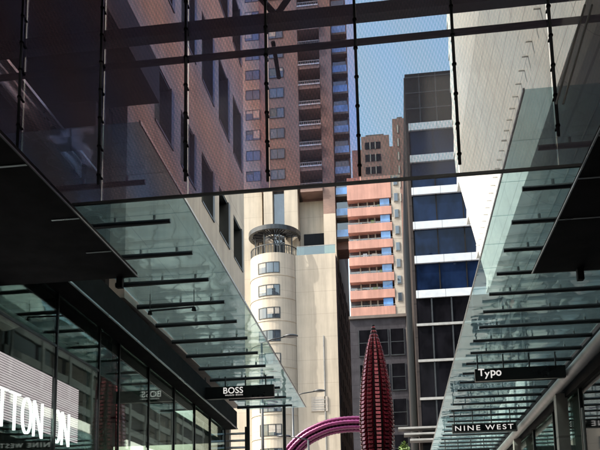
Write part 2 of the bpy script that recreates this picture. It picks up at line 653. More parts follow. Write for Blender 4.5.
# the part over the bridge entrance: dark soffit, recess behind
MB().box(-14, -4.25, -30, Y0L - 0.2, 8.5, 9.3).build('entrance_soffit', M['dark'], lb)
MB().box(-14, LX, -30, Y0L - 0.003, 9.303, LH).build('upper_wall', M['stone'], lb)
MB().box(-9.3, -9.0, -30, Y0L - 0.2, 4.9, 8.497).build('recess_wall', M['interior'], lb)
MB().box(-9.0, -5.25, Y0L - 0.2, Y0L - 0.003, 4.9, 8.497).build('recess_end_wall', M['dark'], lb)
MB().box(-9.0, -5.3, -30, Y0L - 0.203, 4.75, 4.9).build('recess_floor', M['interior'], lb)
m = MB()
for k in range(3):
    m.box(-5.26 - 0.10 * k, -5.20 - 0.10 * k, 7.2, 12.6, 6.86 + 0.09 * k, 6.91 + 0.09 * k)
m.box(-5.62, -5.5, 7.2, 12.6, 6.78, 7.2)
m.build('handrail', M['trim'], lb)
MB().box(-6.9, -4.72, 11.3, 11.75, 6.83, 7.43).build('cross_beam', M['black'], lb)

# ---------------------------------------------------------------- left shopfront
SX = -5.3
sf = thing('glass_shopfront', 'tall dark glass shopfront with a deep black beam under the left awning', 'shopfront', (SX, 12, GZ))


def bz(y):          # the mall falls gently away, beam and awnings follow it
    return 4.42 - 0.030 * (y - 10)


def slope_beam(x0, x1, ya, yb, zl, zh, fn):
    return MB().hexa([(x0, ya, fn(ya) + zl), (x1, ya, fn(ya) + zl), (x1, yb, fn(yb) + zl), (x0, yb, fn(yb) + zl)],
                     [(x0, ya, fn(ya) + zh), (x1, ya, fn(ya) + zh), (x1, yb, fn(yb) + zh), (x0, yb, fn(yb) + zh)])


SEND = 23.4
slope_beam(SX - 0.12, -4.93, -6, SEND, -0.22, 0.33, bz).build('fascia_beam', M['black'], sf)
slope_beam(-4.93, -4.90, -6, SEND, -0.22, -0.19, bz).build('trim_strip', M['trim'], sf)
my = [-3.0, -0.6, 1.8, 4.2, 6.6, 9.0, 11.35, 13.1, 14.1, 15.9, 17.8, 19.7, 21.4, SEND - 0.1]
for i, y in enumerate(my):
    MB().box(SX - 0.035, SX + 0.03, y - 0.02, y + 0.02, GZ, bz(y) - 0.225).build('mullion', M['steel'], sf)
for a, b in zip(my[:-1], my[1:]):
    ta, tb = bz(a) - 0.225, bz(b) - 0.225
    p = MB().hexa([(SX - 0.012, a + 0.022, GZ), (SX + 0.012, a + 0.022, GZ), (SX + 0.012, b - 0.022, GZ), (SX - 0.012, b - 0.022, GZ)],
                  [(SX - 0.012, a + 0.022, ta), (SX + 0.012, a + 0.022, ta), (SX + 0.012, b - 0.022, tb), (SX - 0.012, b - 0.022, tb)])
    p.build('pane', M['shop'], sf)
for a, b in zip(my[:-1], my[1:]):
    if b > 13.2:
        continue
    MB().box(SX - 0.03, SX + 0.025, a + 0.022, b - 0.022, 3.27, 3.31).build('transom', M['steel'], sf)
MB().box(SX - 0.24, SX - 0.18, 13.0, 14.2, GZ, 4.1).build('pier', M['pier'], sf)
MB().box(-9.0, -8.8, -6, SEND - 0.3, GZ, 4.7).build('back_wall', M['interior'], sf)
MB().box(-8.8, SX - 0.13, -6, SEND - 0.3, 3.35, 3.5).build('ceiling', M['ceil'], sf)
for k in range(8):
    MB().box(-7.2, -6.7, 7.5 + k * 2.1, 8.1 + k * 2.1, 3.31, 3.347).build('ceiling_fitting', M['dark'], sf)

# lit slatted display with the shop name behind the glass
sg = thing('lit_shop_sign', 'glowing striped display with white COTTON ON letters behind the left shopfront glass', 'sign', (-5.5, 10, 1.9))
ya, yb = 6.6, 12.85
MB().box(-5.60, -5.56, ya, yb, 1.92, 2.93).build('back_panel', M['black'], sg)
st = MB()
n = 26
for k in range(n):
    z = 1.95 + k * (0.96 / n)
    st.box(-5.56, -5.54, ya + 0.02, yb - 0.02, z, z + 0.96 / n * 0.52)
st.build('lit_slats', M['strip'], sg)
for ch, yc, w in (('C', 9.34, 0.28), ('O', 9.71, 0.28), ('T', 10.07, 0.29), ('T', 10.43, 0.29), ('O', 10.80, 0.28), ('N', 11.17, 0.28), ('O', 11.83, 0.26), ('N', 12.16, 0.27)):
    text_part('lettering', ch, 0.6, M['letter'], (-5.47, yc - w / 2, 1.81), ROT_EAST, sg, 0.02, offset=-0.02, fit=(w, 0.55))

# ================================================================== left canopy
lc = thing('steel_canopy', 'black solid steel canopy filling the left edge of the view', 'canopy', (-4.6, 8, 4.4))
MB().box(-5.2, -3.30, -6, 9.40, 3.6, 3.66).build('soffit_panel', M['black'], lc)
MB().box(-3.297, -3.282, -6, 9.40, 3.59, 3.606).build('edge_trim', M['steel'], lc)
for y in (4.83, 6.34, 7.53, 8.47):
    MB().box(-3.62 if y > 7 else -3.7, -3.31, y, y + 0.028, 3.592, 3.598).build('joint_strip', M['trim'], lc)
MB().box(-3.56, -3.48, 9.33, 9.39, 3.45, 3.597).build('end_bracket', M['black'], lc)


# ================================================================== glass awnings
def awning(name, label, x_in, x_out, rod_a, rod_b, ya, yb, step, fn, far_extra=0.0):
    t = thing(name, label, 'awning', ((x_in + x_out) / 2, (ya + yb) / 2, fn((ya + yb) / 2)))
    y = ya
    k = 0
    while y < yb - 0.2:
        y2 = min(y + step, yb)
        g = 0.012
        x0, x1 = min(x_in, x_out), max(x_in, x_out)
        MB().hexa([(x0, y + g, fn(y)), (x1, y + g, fn(y)), (x1, y2 - g, fn(y2)), (x0, y2 - g, fn(y2))],
                  [(x0, y + g, fn(y) + 0.02), (x1, y + g, fn(y) + 0.02), (x1, y2 - g, fn(y2) + 0.02), (x0, y2 - g, fn(y2) + 0.02)]).build('glass_panel', M['awn'], t)
        if k > 0:
            jit = random.uniform(-0.02, 0.02)
            rod = MB().tube([(rod_a, y, fn(y) - 0.11), (rod_b + jit, y, fn(y) - 0.11)], [0.05, 0.036], 10)
            rod = rod.build('support_arm', M['steel'], t, smooth=False)
            for q in (0.15, 0.5, 0.85):
                xx = rod_a + (rod_b - rod_a) * q
                MB().tube([(xx, y, fn(y) - 0.08), (xx, y, fn(y) - 0.003)], 0.022, 8).build('glass_fixing', M['trim'], rod)
        y = y2
        k += 1
    return t


def az(y):
    return 5.0 - 0.030 * (y - 10)


la = awning('glass_awning', 'green glass awning on dark arms over the left shopfront', -4.93, -2.885, -4.92, -3.19, 8.2, 24.3, 1.17, az)
m = MB()
m.hexa([(-2.885, 8.2, az(8.2) - 0.01), (-2.865, 8.2, az(8.2) - 0.01), (-2.865, 24.3, az(24.3) - 0.01), (-2.885, 24.3, az(24.3) - 0.01)],
       [(-2.885, 8.2, az(8.2) + 0.03), (-2.865, 8.2, az(8.2) + 0.03), (-2.865, 24.3, az(24.3) + 0.03), (-2.885, 24.3, az(24.3) + 0.03)])
m.build('edge_trim', M['trim'], la)
for x, y in ((-4.62, 23.6), (-3.52, 23.9)):
    MB().tube([(x, y, GZ), (x, y, az(y) - 0.01)], 0.055, 12).build('post', M['steel'], la)


def az2(y):
    return 5.0 - 0.012 * (y - 10)


ra = awning('glass_awning', 'green glass awning on dark arms over the right shopfront', 4.55, 1.56, 4.53, 1.86, 8.2, 50.0, 1.09, az2)
MB().hexa([(1.54, 8.2, az2(8.2) - 0.01), (1.56, 8.2, az2(8.2) - 0.01), (1.56, 50, az2(50) - 0.01), (1.54, 50, az2(50) - 0.01)],
          [(1.54, 8.2, az2(8.2) + 0.03), (1.56, 8.2, az2(8.2) + 0.03), (1.56, 50, az2(50) + 0.03), (1.54, 50, az2(50) + 0.03)]).build('edge_trim', M['trim'], ra)

# suspended light bar under the left awning
tl = thing('suspended_light_bar', 'thin dark lighting bar hung under the left glass awning', 'light', (-3.9, 13.9, 4.55))
a = at(150, 311, 'z', 4.55)
b = at(194, 307, 'z', 4.55)
MB().tube([a, b], 0.018, 8).build('bar', M['steel'], tl)
for p in (a, b):
    MB().tube([(p.x, p.y, p.z + 0.0), (p.x, p.y, p.z - 0.07)], [0.03, 0.045], 10).build('lamp_head', M['black'], tl)
    MB().tube([(p.x, p.y, p.z + 0.018), (p.x, p.y, az(p.y) - 0.003)], 0.008, 6).build('hanger', M['steel'], tl)


# ================================================================== blade signs
def blade(name, label, x0, x1, y, zt, zb, mat, top, nh, fr=None):
    t = thing(name, label, 'sign', ((x0 + x1) / 2, y, zb))
    MB().box(x0, x1, y - 0.07, y + 0.07, zb, zt).build('sign_panel', mat, t, bevel=0.008)
    for k in range(nh):
        x = x0 + 0.08 + (x1 - x0 - 0.3) * k / (nh - 1)
        MB().tube([(x, y, zt - 0.01), (x, y, top)], 0.018, 8).build('hanger', M['steel'], t)
    if fr:
        e = 0.018
        m = MB()
        m.box(x0 + e, x1 - e, y - 0.078, y - 0.071, zt - 2 * e, zt - e)
        m.box(x0 + e, x1 - e, y - 0.078, y - 0.071, zb + e, zb + 2 * e)
        m.box(x0 + e, x0 + 2 * e, y - 0.078, y - 0.071, zb + 2 * e, zt - 2 * e)
        m.box(x1 - 2 * e, x1 - e, y - 0.078, y - 0.071, zb + 2 * e, zt - 2 * e)
        m.build('sign_border', M['greysteel'], t)
    return t


yB = 19.5
bs = blade('hanging_shop_sign', 'black hanging sign reading BOSS HUGO BOSS in white under the left awning', -5.03, -3.12, yB, 4.30, 3.98, M['signblack'], az(yB) - 0.14, 4)
q0 = at(224, 395, 'y', yB - 0.07)
text_part('lettering', 'BOSS', 0.2, M['signwhite'], (at(224, 395, 'y', yB).x, yB - 0.072, 4.105), ROT_FRONT, bs, 0.004, fit=(0.52, 0.165), offset=0.002, spacing=1.05)
text_part('lettering', 'HUGO BOSS', 0.05, M['signwhite'], (at(226, 395, 'y', yB).x, yB - 0.072, 4.045), ROT_FRONT, bs, 0.003, fit=(0.46, 0.035), spacing=1.2)
yT = 19.3
ts = blade('hanging_shop_sign', 'black hanging sign reading Typo in quirky white letters under the right awning', 1.97, 4.15, yT, 4.40, 4.09, M['signblack'], az2(yT) - 0.13, 4)
for ch, dx, dz, w, h in (('T', 0.0, 0.03, 0.15, 0.18), ('y', 0.15, -0.045, 0.13, 0.17), ('p', 0.30, -0.03, 0.12, 0.19), ('o', 0.43, 0.015, 0.13, 0.14)):
    text_part('lettering', ch, 0.2, M['signwhite'], (2.05 + dx, yT - 0.072, 4.185 + dz), ROT_FRONT, ts, 0.004, fit=(w, h), offset=0.003)
yN = 26.7
nw = blade('hanging_shop_sign', 'dark framed hanging sign reading NINE WEST in widely spaced white capitals', 1.87, 4.03, yN, 4.21, 3.89, M['signblack'], az2(yN) - 0.13, 4, True)
text_part('lettering', 'NINE', 0.2, M['signwhite'], (1.96, yN - 0.073, 3.965), ROT_FRONT, nw, 0.004, fit=(0.84, 0.17), offset=0.001, spacing=1.3)
text_part('lettering', 'WEST', 0.2, M['signwhite'], (2.97, yN - 0.073, 3.965), ROT_FRONT, nw, 0.004, fit=(0.93, 0.17), offset=0.001, spacing=1.3)
yS = 33.0
blade('hanging_shop_sign', 'plain black hanging sign beyond the framed sign, cut by the bottom of the view', 1.9, 3.8, yS, 4.13, 3.8, M['signblack'], az2(yS) - 0.13, 4)

# ================================================================== right canopy
rc = thing('steel_canopy', 'black solid steel canopy with a thin bright edge on the right of the view', 'canopy', (3.5, 8, 4.4))
MB().box(1.876, 4.5, -6, 10.2, 3.6, 3.66).build('soffit_panel', M['black'], rc)
MB().box(1.858, 1.873, -6, 10.2, 3.59, 3.604).build('edge_trim', M['trim'], rc)
for y in (6.67, 7.49, 8.47):
    MB().box(1.88, 2.54, y, y + 0.024, 3.592, 3.598).build('joint_strip', M['trim'], rc)
MB().box(2.42, 2.50, 10.08, 10.17, 3.44, 3.597).build('end_bracket', M['black'], rc)

# ================================================================== right building
rb = thing('panelled_building', 'white panelled building overhanging the right side of the mall, bright in the sun', 'building', (8, 10, GZ))
FX, RE, SZ = 2.62, 28.3, 9.0
prof = [(8.0, SZ), (5.8, 8.9), (5.2, 8.9), (4.6, 8.97), (4.2, 9.08), (3.85, 9.25), (3.6, 9.5), (3.42, 10.3), (2.66, 14.0), (2.62, 14.2)]
zz = 14.2
while zz < 33:
    prof += [(2.60, zz + 0.55), (2.70, zz + 0.57), (2.70, zz + 0.66), (2.62, zz + 0.68)]
    zz += 0.68
prof += [(2.62, 34.4), (8.0, 34.4)]
MB().prism(prof, 'y', -30, RE).build('panelled_wall', M['panel'], rb)
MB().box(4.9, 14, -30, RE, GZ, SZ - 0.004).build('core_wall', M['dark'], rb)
MB().box(4.9, 14, RE + 0.003, 62, GZ, 11.0).build('low_wing_wall', M['blackglass'], rb)
for k in range(6):
    zb_ = 4.6 + 1.15 * k
    MB().box(4.80, 4.897, RE + 0.003, 62, zb_, zb_ + ((1.05, 0.8) + (0.38,) * 4)[k]).build('spandrel', M['panel'] if k < 2 else M['concrete'], rb)  # low white bands added to brighten the awning, upper ones dark for reflections
for k in range(12):
    MB().box(4.74, 4.797, RE + 0.4 + 2.8 * k, RE + 0.62 + 2.8 * k, GZ, 11.0).build('pilaster', M['concrete'], rb)
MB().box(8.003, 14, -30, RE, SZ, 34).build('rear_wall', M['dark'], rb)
for k in range(11):
    zt = 9.7 + k * 1.42
    xf = 2.62 + max(0.0, 14.2 - zt) * 0.2085 + 0.05
    MB().prism([(RE + 0.004, zt), (RE + 1.15, zt), (RE + 0.004, zt + 1.38)], 'x', xf, xf + 0.3).build('end_fin', M['panel'], rb)
for k in range(34):
    y = 10.2 + k * 0.53
    MB().box(3.14, 3.30, y, y + 0.05, 10.98, 11.01).build('fascia_bracket', M['panel'], rb)
for xx, zz in ((4.35, 9.0), (4.75, 8.93)):
    MB().box(xx, xx + 0.03, -10, RE - 0.2, zz - 0.04, zz + 0.03).build('soffit_rail', M['greysteel'], rb)

MB().box(-36, 44, -70, -45, GZ, 82).build('sky_blocker', M['greybrown'], rb)  # unseen block added behind the camera to keep sky out of reflections

rs = thing('glass_shopfront', 'dark shopfront with a pale round beam and posts under the right awning', 'shopfront', (4.6, 15, GZ))


def rz(y):
    return 4.36 - 0.012 * (y - 12)


MB().tube([(4.3, -6, rz(-6) - 0.05), (4.3, 50, rz(50) - 0.05)], 0.15, 16).build('edge_beam', M['greysteel'], rs, smooth=True)
MB().box(4.5, 4.895, -6, 60, 3.95, 4.75).build('fascia_beam', M['black'], rs)
MB().box(4.26, 4.56, 21.2, 21.5, GZ, 4.07).build('post', M['palegrey'], rs)
MB().box(4.26, 4.50, 29.2, 29.5, GZ, 4.0).build('post', M['palegrey'], rs)
MB().tube([(4.32, 18.6, GZ), (4.32, 18.6, 3.2)], 0.035, 10).build('downpipe', M['greysteel'], rs)
ys = [-4, 0, 4, 8, 11, 14, 17, 20, 23.5, 27, 30.5, 34, 37.5, 41, 44.5, 48]
for a, b in zip(ys[:-1], ys[1:]):
    MB().box(4.62, 4.65, a + 0.03, b - 0.03, GZ, 3.945).build('pane', M['shop'] if a > 19 else M['smoked'], rs)
    MB().box(4.58, 4.69, b - 0.03, b + 0.03, GZ, 3.945).build('mullion', M['steel'], rs)

# ================================================================== footbridge with fritted glass screen
YB = 8.0
br = thing('glass_footbridge', 'footbridge across the mall with a hanging screen of tinted patterned glass', 'footbridge', (-1, YB, 4.0))
xs = [-5.25, -4.23, -3.24, -2.23, -1.30, -0.29, 0.775, 1.81, 2.9]
ZB, ZT = 4.0, 7.3
for a, b in zip(xs[:-1], xs[1:]):
    MB().box(a + 0.006, b - 0.006, YB - 0.010, YB + 0.010, ZB, ZT).build('glass_panel', M['screen'] if b < -1 else M['screen_mid'] if b < 0 else M['screen_plain'] if b < 1 else M['screen_right'], br)
MB().box(-5.25, 2.9, YB - 0.015, YB + 0.015, ZB - 0.035, ZB - 0.002).build('bottom_rail', M['steel'], br)
for i, x in enumerate(xs[1:-1]):
    zb = ZB + (0.50, 0.14, 0.10, 0.02, 0.0, 0.04, 0.27)[i]
    rod = MB().tube([(x, YB - 0.12, zb), (x, YB - 0.12, ZT)], 0.017, 10).build('hanging_rod', M['steel'], br, smooth=True)
    k = 0
    while zb + 0.12 + k * 0.35 < 7.0:
        zc = zb + 0.12 + k * 0.35
        c = MB().tube([(x, YB - 0.12, zc - 0.009), (x, YB - 0.12, zc + 0.009)], 0.026, 10)
        c.hexa([(x - 0.012, YB - 0.10, zc - 0.009), (x + 0.012, YB - 0.10, zc - 0.009), (x + 0.012, YB - 0.012, zc - 0.009), (x - 0.012, YB - 0.012, zc - 0.009)],
               [(x - 0.012, YB - 0.10, zc + 0.008), (x + 0.012, YB - 0.10, zc + 0.008), (x + 0.012, YB - 0.012, zc + 0.008), (x - 0.012, YB - 0.012, zc + 0.008)])
        c.build('clamp', M['black'], rod)
        k += 1
YT = 8.6
MB().tube([(-5.2, YT, 0.709 * YT), (2.9, YT, 0.709 * YT)], 0.042, 12).build('lower_rail', M['black'], br, smooth=True)
MB().box(-5.2, 2.9, YT - 0.08, YT + 0.08, 0.757 * YT - 0.10, 0.757 * YT + 0.05).build('main_beam', M['steel'], br)
MB().box(-5.2, 2.55, 4.6, 8.2, 7.35, 7.6).build('deck', M['dark'], br)
MB().box(-5.2, 2.55, YT - 0.08, YT + 0.08, 7.35, 7.6).build('top_chord', M['black'], br)
zm = 0.757 * YT + 0.06
for k in (3,):
    x0 = -5.1 + k * 1.09
    MB().tube([(x0, YT, 7.34), (x0 + 0.545, YT, zm)], 0.04, 8).build('truss_diagonal', M['black'], br)
    MB().tube([(x0 + 1.09, YT, 7.34), (x0 + 0.545, YT, zm)], 0.04, 8).build('truss_diagonal', M['black'], br)
for u0, v0, u1, v1 in ((273, 42, 279, 78),):
    p, q = at(u0, v0, 'y', YT + 0.02), at(u1, v1, 'y', YT + 0.02)
    MB().tube([p, q], 0.026, 8).build('strut', M['black'], br)
for du in (0, 7):
    p, q = at(585 + du, 5, 'y', YB - 0.19), at(556 + du, 104, 'y', YB - 0.19)
    MB().tube([p, q], 0.012, 8).build('tie_cable', M['greysteel'], br)

# ================================================================== cream apartment tower
YC = 95.0
ct = thing('apartment_tower', 'cream apartment tower with a rounded corner, ring canopy and brick upper storeys', 'building', (-12, YC, GZ))
zT = 37.9                                             # terrace level
cc = (-15.1, YC + 1.6)
CR = 3.25
MB().box(-12.2, -7.0, YC, YC + 30, GZ, zT).build('podium_wall', M['cream'], ct)
MB().box(-7.0 + 0.003, -6.9, YC + 0.3, YC + 30, GZ, zT - 0.3).build('shaded_side', M['shadestone'], ct)  # dark sheet over the side face, its shade put into the colour
MB().lathe(cc, [(0.01, zT), (CR, zT), (CR, GZ)], 48).build('rounded_bay', M['cream'], ct, smooth=False)
MB().box(-26, -15.1, YC + 2.2, YC + 30, GZ, zT).build('wing_wall', M['cream'], ct)
# bay windows, curved with the wall
zw = [zT - 1.95 - 3.0 * k for k in range(11)]


def arc_band(r0, r1, a0, a1, z0, z1, n=8):
    m = MB()
    vs = []
    for k in range(n + 1):
        a = a0 + (a1 - a0) * k / n
        for r in (r0, r1):
            for z in (z0, z1):
                vs.append((cc[0] + r * math.cos(a), cc[1] + r * math.sin(a), z))
    fs = []
    for k in range(n):
        i, j = 4 * k, 4 * (k + 1)
        fs += [(i, i + 1, j + 1, j), (i + 2, j + 2, j + 3, i + 3), (i, j, j + 2, i + 2), (i + 1, i + 3, j + 3, j + 1)]
    fs += [(0, 2, 3, 1), (4 * n, 4 * n + 1, 4 * n + 3, 4 * n + 2)]
    return m.add(vs, fs)


am = R_(263)
w0 = None
for k, z in enumerate(zw):
    if w0 is None:
        mb = arc_band(CR - 0.1, CR + 0.05, am - 0.45, am + 0.45, z - 0.78, z - 0.70)
        for (s, t) in ((-0.45, -0.42), (-0.10, -0.075), (0.20, 0.225), (0.42, 0.45)):
            b2 = arc_band(CR - 0.1, CR + 0.05, am + s, am + t, z - 0.70, z + 0.62, 1)
            mb.add(b2.v, b2.f)
        b2 = arc_band(CR - 0.1, CR + 0.05, am - 0.45, am + 0.45, z + 0.62, z + 0.70)
        mb.add(b2.v, b2.f)
        w0 = mb.build('window', M['steel'], ct)
        g = arc_band(CR - 0.1, CR + 0.012, am - 0.42, am + 0.42, z - 0.70, z + 0.62, 6)
        g.build('pane', M['win'], w0)
    else:
        dup(w0, ct, (0, 0, z - zw[0]))
rnd = random.Random(3)
for w in [o for o in ct.children if o.name.startswith('window')]:
    dz = w.location.z
    if rnd.random() < 0.8:
        for (s, t) in ((-0.40, -0.11), (-0.06, 0.19), (0.235, 0.41)):
            if rnd.random() < 0.55:
                drop = rnd.uniform(0.25, 1.1)
                bl = arc_band(CR + 0.014, CR + 0.02, am + s, am + t, zw[0] + 0.61 - drop + dz, zw[0] + 0.61 + dz, 2).build('blind', M['palegrey'], None)
                bl.parent = w
                bl.matrix_parent_inverse = Matrix.Translation(-(Vector(w.location)))
                bl.location = (0, 0, 0)
for z in zw:
    arc_band(CR - 0.05, CR + 0.06, R_(182), R_(358), z - 1.08, z - 0.98, 40).build('string_course', M['cream'], ct)
MB().box(-8.86, -8.74, YC - 0.12, YC - 0.003, 8, 27).build('wall_pipe', M['greysteel'], ct)
# terrace: glass balustrade, dark opening
MB().box(-12.0, -7.0, YC + 0.05, YC + 0.10, zT, zT + 1.15).build('balustrade', M['rail'], ct)
MB().box(-12.0, -7.0, YC + 0.03, YC + 0.12, zT + 1.153, zT + 1.23).build('handrail', M['greysteel'], ct)
b3 = MB()
for k in range(25):
    a = R_(182) + R_(176) * k / 24
    x, y = cc[0] + (CR - 0.1) * math.cos(a), cc[1] + (CR - 0.1) * math.sin(a)
    b3.tube([(x, y, zT), (x, y, zT + 1.1)], 0.05, 6)
r_ = arc_band(CR - 0.16, CR - 0.04, R_(182), R_(358), zT + 1.1, zT + 1.2, 40)
b3.add(r_.v, r_.f)
b3.build('bay_railing', M['steel'], ct)
# upper tower
UT = 84.0
ys_ = YC + 3.0
up = MB()
up.box(-26, -17.0, ys_, ys_ + 26, zT + 0.003, UT)
up.box(-16.6, -15.4, ys_ - 1.0, ys_ + 1.0, zT + 0.003, 48.3)
up.box(-13.8, -12.0, ys_ - 1.0, ys_ + 1.0, zT + 0.003, 48.3)
up.build('upper_pier', M['cream'], ct)
MB().box(-15.4, -13.8, ys_ - 0.2, ys_ + 0.5, zT + 0.003, 48.3).build('tall_glazing', M['win'], ct)
MB().box(-16.997, -11.6, ys_ - 1.0, ys_ + 26, 48.303, UT).build('brick_wall', M['brick'], ct)
MB().box(-11.6 + 0.003, -8.6, ys_ + 1.6, ys_ + 26, zT + 0.003, UT).build('recess_wall', M['redbrick'], ct)
MB().box(-8.6 + 0.003, -7.0, ys_ - 0.6, ys_ + 26, zT + 6.5, UT).build('corner_pier', M['brick'], ct)
MB().box(-8.6 + 0.003, -7.0, ys_ - 0.6, ys_ + 26, zT + 0.003, zT + 6.497).build('terrace_wall', M['cream'], ct)
MB().box(-12.0, -8.6, ys_ + 1.3, ys_ + 1.597, zT + 0.003, zT + 9.3).build('terrace_back_wall', M['cream'], ct)
MB().box(-11.5, -8.75, ys_ + 1.2, ys_ + 1.297, zT + 0.01, zT + 4.6).build('terrace_door', M['blackglass'], ct)
MB().box(-6.997, -5.0, ys_ + 1.0, ys_ + 4.5, zT + 2.0, UT - 6).build('side_bay', M['redbrick'], ct)
# balconies in the recess
b0 = None
for k in range(13):
    z = 47.6 + 3.0 * k
    if b0 is None:
        b0 = MB().box(-11.59, -8.61, ys_ - 0.9, ys_ + 1.59, z, z + 0.75).build('balcony', M['brick'], ct)
        MB().box(-11.55, -8.65, ys_ + 1.45, ys_ + 1.59, z + 0.76, z + 2.9).build('pane', M['win'], b0)
        m = MB()
        m.box(-11.59, -8.61, ys_ - 0.95, ys_ - 0.85, z + 1.15, z + 1.22)
        for q in range(12):
            xx = -11.5 + q * 0.255
            m.box(xx, xx + 0.05, ys_ - 0.92, ys_ - 0.88, z + 0.75, z + 1.15)
        m.build('railing', M['greysteel'], b0)
        MB().box(-11.59, -8.61, ys_ - 0.98, ys_ - 0.903, z + 0.56, z + 0.74).build('slab_edge', M['white'], b0)
    else:
        dup(b0, ct, (0, 0, 3.0 * k))
# windows of the upper bay
w1 = None
for xw in (-14.6,):
    for k in range(12):
        z = 49.6 + 3.0 * k
        if w1 is None:
            m = MB()
            m.box(xw - 1.0, xw + 1.0, ys_ - 1.06, ys_ - 1.003, z, z + 0.08)
            m.box(xw - 1.0, xw + 1.0, ys_ - 1.06, ys_ - 1.003, z + 1.42, z + 1.5)
            for q in (-1.0, -0.04, 0.92):
                m.box(xw + q, xw + q + 0.08, ys_ - 1.06, ys_ - 1.003, z + 0.08, z + 1.42)
            w1 = m.build('window', M['steel'], ct)
            MB().box(xw - 0.92, xw + 0.92, ys_ - 1.03, ys_ - 1.004, z + 0.08, z + 1.42).build('pane', M['win'], w1)
        else:
            dup(w1, ct, (0, 0, 3.0 * k))
for k in range(12):
    z = 49.6 + 3.0 * k
    dup(w1, ct, (-3.35, 1.0 if False else 0.0, 3.0 * k)) if k else dup(w1, ct, (-3.35, 0, 0))
for w in [o for o in ct.children if o.name.startswith('window') and o.get('upper') is None and o.location.z + 0.0 >= 0 and o.data == w1.data]:
    for (a_, b_) in ((-0.92, -0.04), (0.04, 0.92)):
        if rnd.random() < 0.45:
            drop = rnd.uniform(0.3, 1.25)
            bl = MB().box(-14.6 + a_, -14.6 + b_, ys_ - 1.045, ys_ - 1.034, 49.6 + 1.42 - drop, 49.6 + 1.42).build('blind', rnd.choice([M['palegrey'], M['cream'], M['ceil']]), None)
            bl.parent = w
            bl.matrix_parent_inverse = Matrix.Identity(4)
# side balconies with blue panels
s0 = None
for k in range(12):
    z = 41.0 + 3.0 * k
    if s0 is None:
        s0 = MB().box(-6.99, -4.85, ys_ + 0.0, ys_ + 0.99, z, z + 0.30).build('balcony', M['brownside'], ct)
        MB().box(-6.9, -4.95, ys_ + 0.05, ys_ + 0.10, z + 0.30, z + 1.3).build('railing', M['skyglass'], s0)
        MB().box(-6.9, -5.1, ys_ + 0.90, ys_ + 0.985, z + 0.35, z + 2.9).build('pane', M['win'], s0)
    else:
        dup(s0, ct, (0, 0, 3.0 * k))
# dark side windows of the podium
s1 = None
for j in range(6):
    for k in range(12):
        if s1 is None:
            s1 = MB().box(-6.897, -6.84, YC + 2.0, YC + 4.2, 3.0, 4.6).build('window', M['dark'], ct)
        else:
            dup(s1, ct, (0, 4.4 * j, 3.0 * k))
# ring canopy over the terrace
rg = MB()
rz0, rzt = zT + 3.15, zT + 3.75
ring = [(1.55, rz0), (3.35, rz0), (3.35, rzt), (1.55, rzt), (1.55, rz0)]
MB().lathe(cc, [(3.05, rz0), (3.45, rz0), (3.45, rzt), (3.05, rzt), (3.05, rz0)], 40).build('ring_canopy', M['steel'], ct)
rco = ct.children[-1]
MB().lathe(cc, [(1.45, rz0), (1.65, rz0), (1.65, rzt), (1.45, rzt), (1.45, rz0)], 32).build('inner_ring', M['steel'], rco)
m = MB()
for k in range(16):
    a = 2 * math.pi * k / 16
    c_, s_ = math.cos(a), math.sin(a)
    m.tube([(cc[0] + 0.3 * c_, cc[1] + 0.3 * s_, rz0 + 0.15), (cc[0] + 3.06 * c_, cc[1] + 3.06 * s_, rz0 + 0.15)], 0.07, 6)
m.build('spokes', M['steel'], rco)
m = MB()
for k in range(40):
    a = 2 * math.pi * k / 40
    for d in (0.0,):
        c_, s_ = math.cos(a), math.sin(a)
        c2, s2 = math.cos(a + 0.13), math.sin(a + 0.13)
        m.hexa([(cc[0] + 1.66 * c_, cc[1] + 1.66 * s_, rz0 + 0.22), (cc[0] + 2.94 * c_, cc[1] + 2.94 * s_, rz0 + 0.22), (cc[0] + 2.94 * c2, cc[1] + 2.94 * s2, rz0 + 0.22), (cc[0] + 1.66 * c2, cc[1] + 1.66 * s2, rz0 + 0.22)],
               [(cc[0] + 1.66 * c_, cc[1] + 1.66 * s_, rz0 + 0.26), (cc[0] + 2.94 * c_, cc[1] + 2.94 * s_, rz0 + 0.26), (cc[0] + 2.94 * c2, cc[1] + 2.94 * s2, rz0 + 0.26), (cc[0] + 1.66 * c2, cc[1] + 1.66 * s2, rz0 + 0.26)])
m.build('roof_slats', M['dark'], rco)
for k in range(8):
    a = 2 * math.pi * (k + 0.5) / 8
    MB().tube([(cc[0] + 2.6 * math.cos(a), cc[1] + 2.6 * math.sin(a), zT), (cc[0] + 2.6 * math.cos(a), cc[1] + 2.6 * math.sin(a), rz0)], 0.09, 8).build('column', M['steel'], rco)

# white notice on the tower wall
nt_ = thing('wall_notice', 'small pale framed notice board fixed to the cream tower wall above the arch', 'notice', at(319, 411, 'y', YC - 0.1))
p, q = at(311, 397, 'y', YC - 0.05), at(328, 411, 'y', YC - 0.05)
MB().box(p.x, q.x, YC - 0.12, YC - 0.01, q.z, p.z).build('board', M['palegrey'], nt_)
m = MB()
for k in range(5):
    zz = q.z + 0.22 + k * 0.3
    m.box(p.x + 0.2, q.x - 0.2 - 0.2 * (k % 2), YC - 0.135, YC - 0.123, zz, zz + 0.09)
m.build('text_lines', M['greysteel'], nt_)

